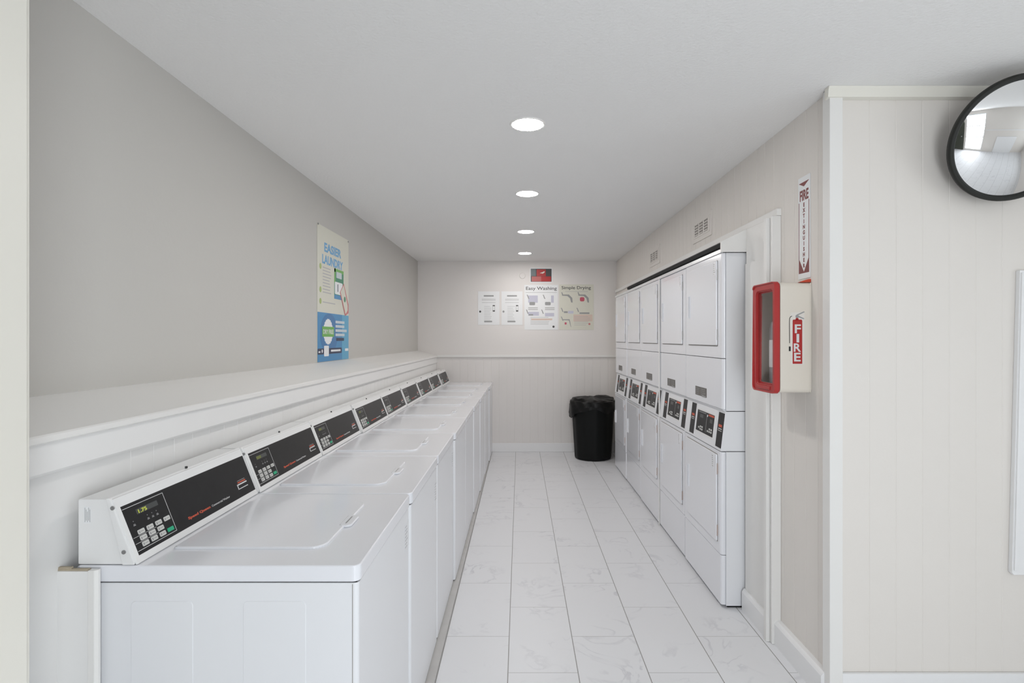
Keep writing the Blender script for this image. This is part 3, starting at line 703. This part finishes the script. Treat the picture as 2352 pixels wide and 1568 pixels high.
# ------------------------------------------------------------------ fire extinguisher sign
SH, SW = .457, .102
t = thing('fire_extinguisher_sign', 'tall white and dark red FIRE EXTINGUISHER arrow sign on the right wall', 'sign', (XR, 2.549, 1.755))
Fs = frame((-.0005, 0, 0), (0, -1, 0), (0, 0, 1))    # u from the far edge towards the camera
b = NB(); plate(b, Fs, 0, SW, 0, SH, 0, .003, .003); obj('plate', b, 'paper', t)
b = NB()
prism(b, [(.006, .025), (SW-.006, .025), (SW-.006, .095), (SW/2, .030), (.006, .095)], 'z', .003, .0034, Mx=Fs)
for u in (.006, SW-.0105): plate(b, Fs, u, u+.0045, .09, .345, .003, .0034)
prism(b, [(.006, SH-.025), (SW-.006, SH-.025), (SW/2, SH-.045)], 'z', .003, .0034, Mx=Fs); obj('arrow', b, 'redd', t)
b = NB(); text(b, 'FIRE', Fs, .013, .352, .044, .0032, width=.076, bold=.0022)
for k, ch in enumerate('EXTINGUISHER'):
    text(b, ch, Fs, SW/2, .322-.0247*k, .0165, .0032, bold=.0011, align='CENTER')
obj('lettering', b, 'redd', t)

# ------------------------------------------------------------------ fire extinguisher cabinet
CY0, CY1, CZ0, CZ1, CX = 2.438, 2.662, 1.250, 1.7335, 1.135
t = thing('fire_extinguisher_cabinet', 'cream wall cabinet with red framed door and FIRE decal', 'fire cabinet', (XR, (CY0+CY1)/2, CZ0))
ox, oy, oz = XR, (CY0+CY1)/2, CZ0
hw = (CY1-CY0)/2; H = CZ1-CZ0
b = NB()   # shell: open towards the door
def shell(bm, x0, x1, inner, gr=0):
    P = rrect(-hw-gr, hw+gr, -gr, H+gr, .022); Q = rrect(-hw+inner, hw-inner, inner, H-inner, .015)
    tb = bmesh.new(); n = len(P)
    A = [tb.verts.new((x0, p[0], p[1])) for p in P]; B = [tb.verts.new((x1, p[0], p[1])) for p in P]
    Cc = [tb.verts.new((x0, p[0], p[1])) for p in Q]; D = [tb.verts.new((x1, p[0], p[1])) for p in Q]
    for i in range(n):
        j = (i+1) % n
        tb.faces.new((A[i], A[j], B[j], B[i])); tb.faces.new((Cc[i], Cc[j], D[j], D[i]))
        tb.faces.new((A[i], A[j], Cc[j], Cc[i])); tb.faces.new((B[i], B[j], D[j], D[i]))
    merge(bm, tb)
shell(b, CX-ox, -.0005, .004); box(b, -.006, -.0005, -hw+.003, hw-.003, .003, H-.003)
obj('cabinet_body', b, 'boxc', t, True)
b = NB(); shell(b, CX-ox-.022, CX-ox-.001, .031, .004)
bmesh.ops.bevel(b, geom=[e for e in b.edges if e.is_manifold and e.calc_face_angle(0) > 1.2], offset=.006, segments=3, affect='EDGES')
for v in b.verts:
    if v.co.y < -hw+.001 or True: pass
obj('door_frame', b, 'red', t, True)
b = NB(); box(b, CX-ox-.012, CX-ox-.010, -hw+.036, hw-.036, .036, H-.036); obj('door_pane', b, 'glass', t)
b = NB(); box(b, CX-ox-.027, CX-ox-.020, -hw+.05, hw-.05, .008, .024, bev=.003); obj('latch', b, 'red', t)
b = NB(); prism(b, [(-.050, H+.0005), (-.0005, H+.0005), (-.0005, H+.014), (-.010, H+.014)], 'y', -hw+.006, -hw+.03); obj('top_tab', b, 'orange', t, label='red orange wedge on the top rear edge')
Fd = frame((0, -hw, 0), (1, 0, 0), (0, 0, 1))          # decal on the side facing the camera; u from the wall (negative)
def dpx(x, y): return ((1780+x/9.8-1194)/527.0-ox, CAMZ-(700+y/9.8-777)/527.0-oz)
a0 = dpx(395, 330); a1 = dpx(612, 1325)
b = NB(); prism(b, rrect(dpx(350, 0)[0], dpx(660, 0)[0], dpx(0, 1345)[1], dpx(0, 170)[1], .004), 'z', 0, .0003, Mx=Fd); dc = obj('decal_ground', b, 'boxc2', t)
b = NB(); prism(b, rrect(a0[0], a1[0], a1[1], a0[1], [.006, .006, .002, .002]), 'z', .0003, .0007, Mx=Fd)
prism(b, [dpx(460, 340), dpx(535, 340), dpx(520, 290), dpx(470, 290)], 'z', .0003, .0007, Mx=Fd); obj('decal_cylinder', b, 'red', t)
b = NB()
for ch, (x, y0_, y1_, x1_) in zip('FIRE', ((425, 440, 630, 562), (460, 655, 838, 520), (405, 868, 1048, 568), (410, 1078, 1265, 558))):
    p = dpx(x, y1_); q = dpx(x1_, y0_)
    text(b, ch, Fd, p[0] - (0.0 if ch != 'I' else 0), p[1], q[1]-p[1], .0009, width=q[0]-p[0], bold=.0012)
obj('decal_lettering', b, 'line', t)
b = NB()
hp = [dpx(380, 250), dpx(345, 270), dpx(328, 310), dpx(322, 380), dpx(325, 600), dpx(328, 860)]
for p, q in zip(hp, hp[1:]):
    d = Vector((q[0]-p[0], q[1]-p[1])).normalized()*.0013; n_ = (-d.y, d.x)
    prism(b, [(p[0]-n_[0]-d.x*.3, p[1]-n_[1]-d.y*.3), (p[0]+n_[0]-d.x*.3, p[1]+n_[1]-d.y*.3), (q[0]+n_[0]+d.x*.3, q[1]+n_[1]+d.y*.3), (q[0]-n_[0]+d.x*.3, q[1]-n_[1]+d.y*.3)], 'z', .0003, .0008, Mx=Fd)
p = dpx(310, 1040); q = dpx(352, 935); plate(b, Fd, p[0], q[0], p[1], q[1], .0003, .0008); obj('decal_hose', b, 'blackp', t)
b = NB(); p = dpx(497, 258); disc(b, Fd, p[0], p[1], .0075, .0003, .0009, 16)
for pts in ((dpx(490, 215), dpx(655, 145), dpx(665, 165), dpx(500, 240)), (dpx(510, 235), dpx(655, 300), dpx(650, 325), dpx(500, 270))): prism(b, list(pts), 'z', .0003, .0008, Mx=Fd)
obj('decal_handle', b, 'steel', t)
# extinguisher inside the cabinet
e = thing('fire_extinguisher', 'fire extinguisher standing inside the red framed wall cabinet', 'fire extinguisher', (1.207, (CY0+CY1)/2+.030, CZ0+.006))
b = NB(); lathe(b, [(0, 0), (.045, .0), (.052, .008), (.052, .27), (.045, .305), (.025, .325), (.018, .34), (0, .34)], n=32); obj('cylinder', b, 'steel', e, True)
b = NB(); lathe(b, [(.0525, .10), (.0528, .105), (.0528, .22), (.0525, .225)], n=32); obj('cylinder_label', b, 'paper', e, True)
b = NB(); box(b, -.015, .015, -.02, .02, .338, .362, bev=.004); obj('valve', b, 'blackp', e)
b = NB(); box(b, -.010, .010, -.065, .02, .372, .380, bev=.003); box(b, -.010, .010, -.060, .02, .358, .366, bev=.003); obj('squeeze_handle', b, 'blackp', e)

# ------------------------------------------------------------------ convex mirror
n = Vector((-.1450, -.9158, -.3746)).normalized(); cpos = Vector((1.879, 2.117, CAMZ+.754)); MS = .96
rt = Vector((0, 0, 1)).cross(n).normalized(); up = n.cross(rt)
t = thing('convex_mirror', 'round convex safety mirror with black rim in the upper right corner', 'mirror', tuple(cpos))
Fm = Matrix(((rt.x, up.x, n.x, 0), (rt.y, up.y, n.y, 0), (rt.z, up.z, n.z, 0), (0, 0, 0, 1))) @ Matrix.Scale(MS, 4)
R_, sg = .222, .052; RS = (R_*R_+sg*sg)/(2*sg)
b = NB(); lathe(b, [(R_*k/24, math.sqrt(RS*RS-(R_*k/24)**2)-RS+sg+.002) for k in range(25)], F=Fm, n=96)
mo = obj('mirror_face', b, 'mirror', t, True)
for p in mo.data.polygons: p.use_smooth = True
b = NB(); lathe(b, [(.219, .006), (.224, .010), (.234, .009), (.240, .002), (.240, -.010), (.234, -.016), (.222, -.012), (.219, .006)], F=Fm, n=96); obj('rim', b, 'rim', t, True)
b = NB(); lathe(b, [(.232, -.010), (.15, -.028), (0, -.034)], F=Fm, n=64); obj('mirror_back', b, 'blackp', t, True)
b = NB(); c0 = -n*.030; tube(b, [c0, Vector((0, YN-.008-cpos.y, c0.z+.02))], .010, 12)
box(b, -.03, .03, YN-.006-cpos.y, YN-.0005-cpos.y, c0.z-.03, c0.z+.06, bev=.002); obj('bracket', b, 'blackp', t)

# ------------------------------------------------------------------ white board on the wall at the far right
t = thing('wall_board', 'tall white painted board hung on the wall at the right edge', 'board', (2.0, YN, .542))
Fw = frame((0, -.0005, 0), (1, 0, 0), (0, 0, 1))
b = NB(); prism(b, [(-.012, 0), (-.004, -.010), (.62, -.010), (.62, 1.222), (.020, 1.222)], 'z', 0, .020, Mx=Fw, bev=.003); obj('panel', b, 'base', t, True)
b = NB(); prism(b, [(-.006, .010), (.012, .010), (.036, 1.212), (.024, 1.212)], 'z', .018, .026, Mx=Fw, bev=.002); obj('edge_strip', b, 'base', t, True)
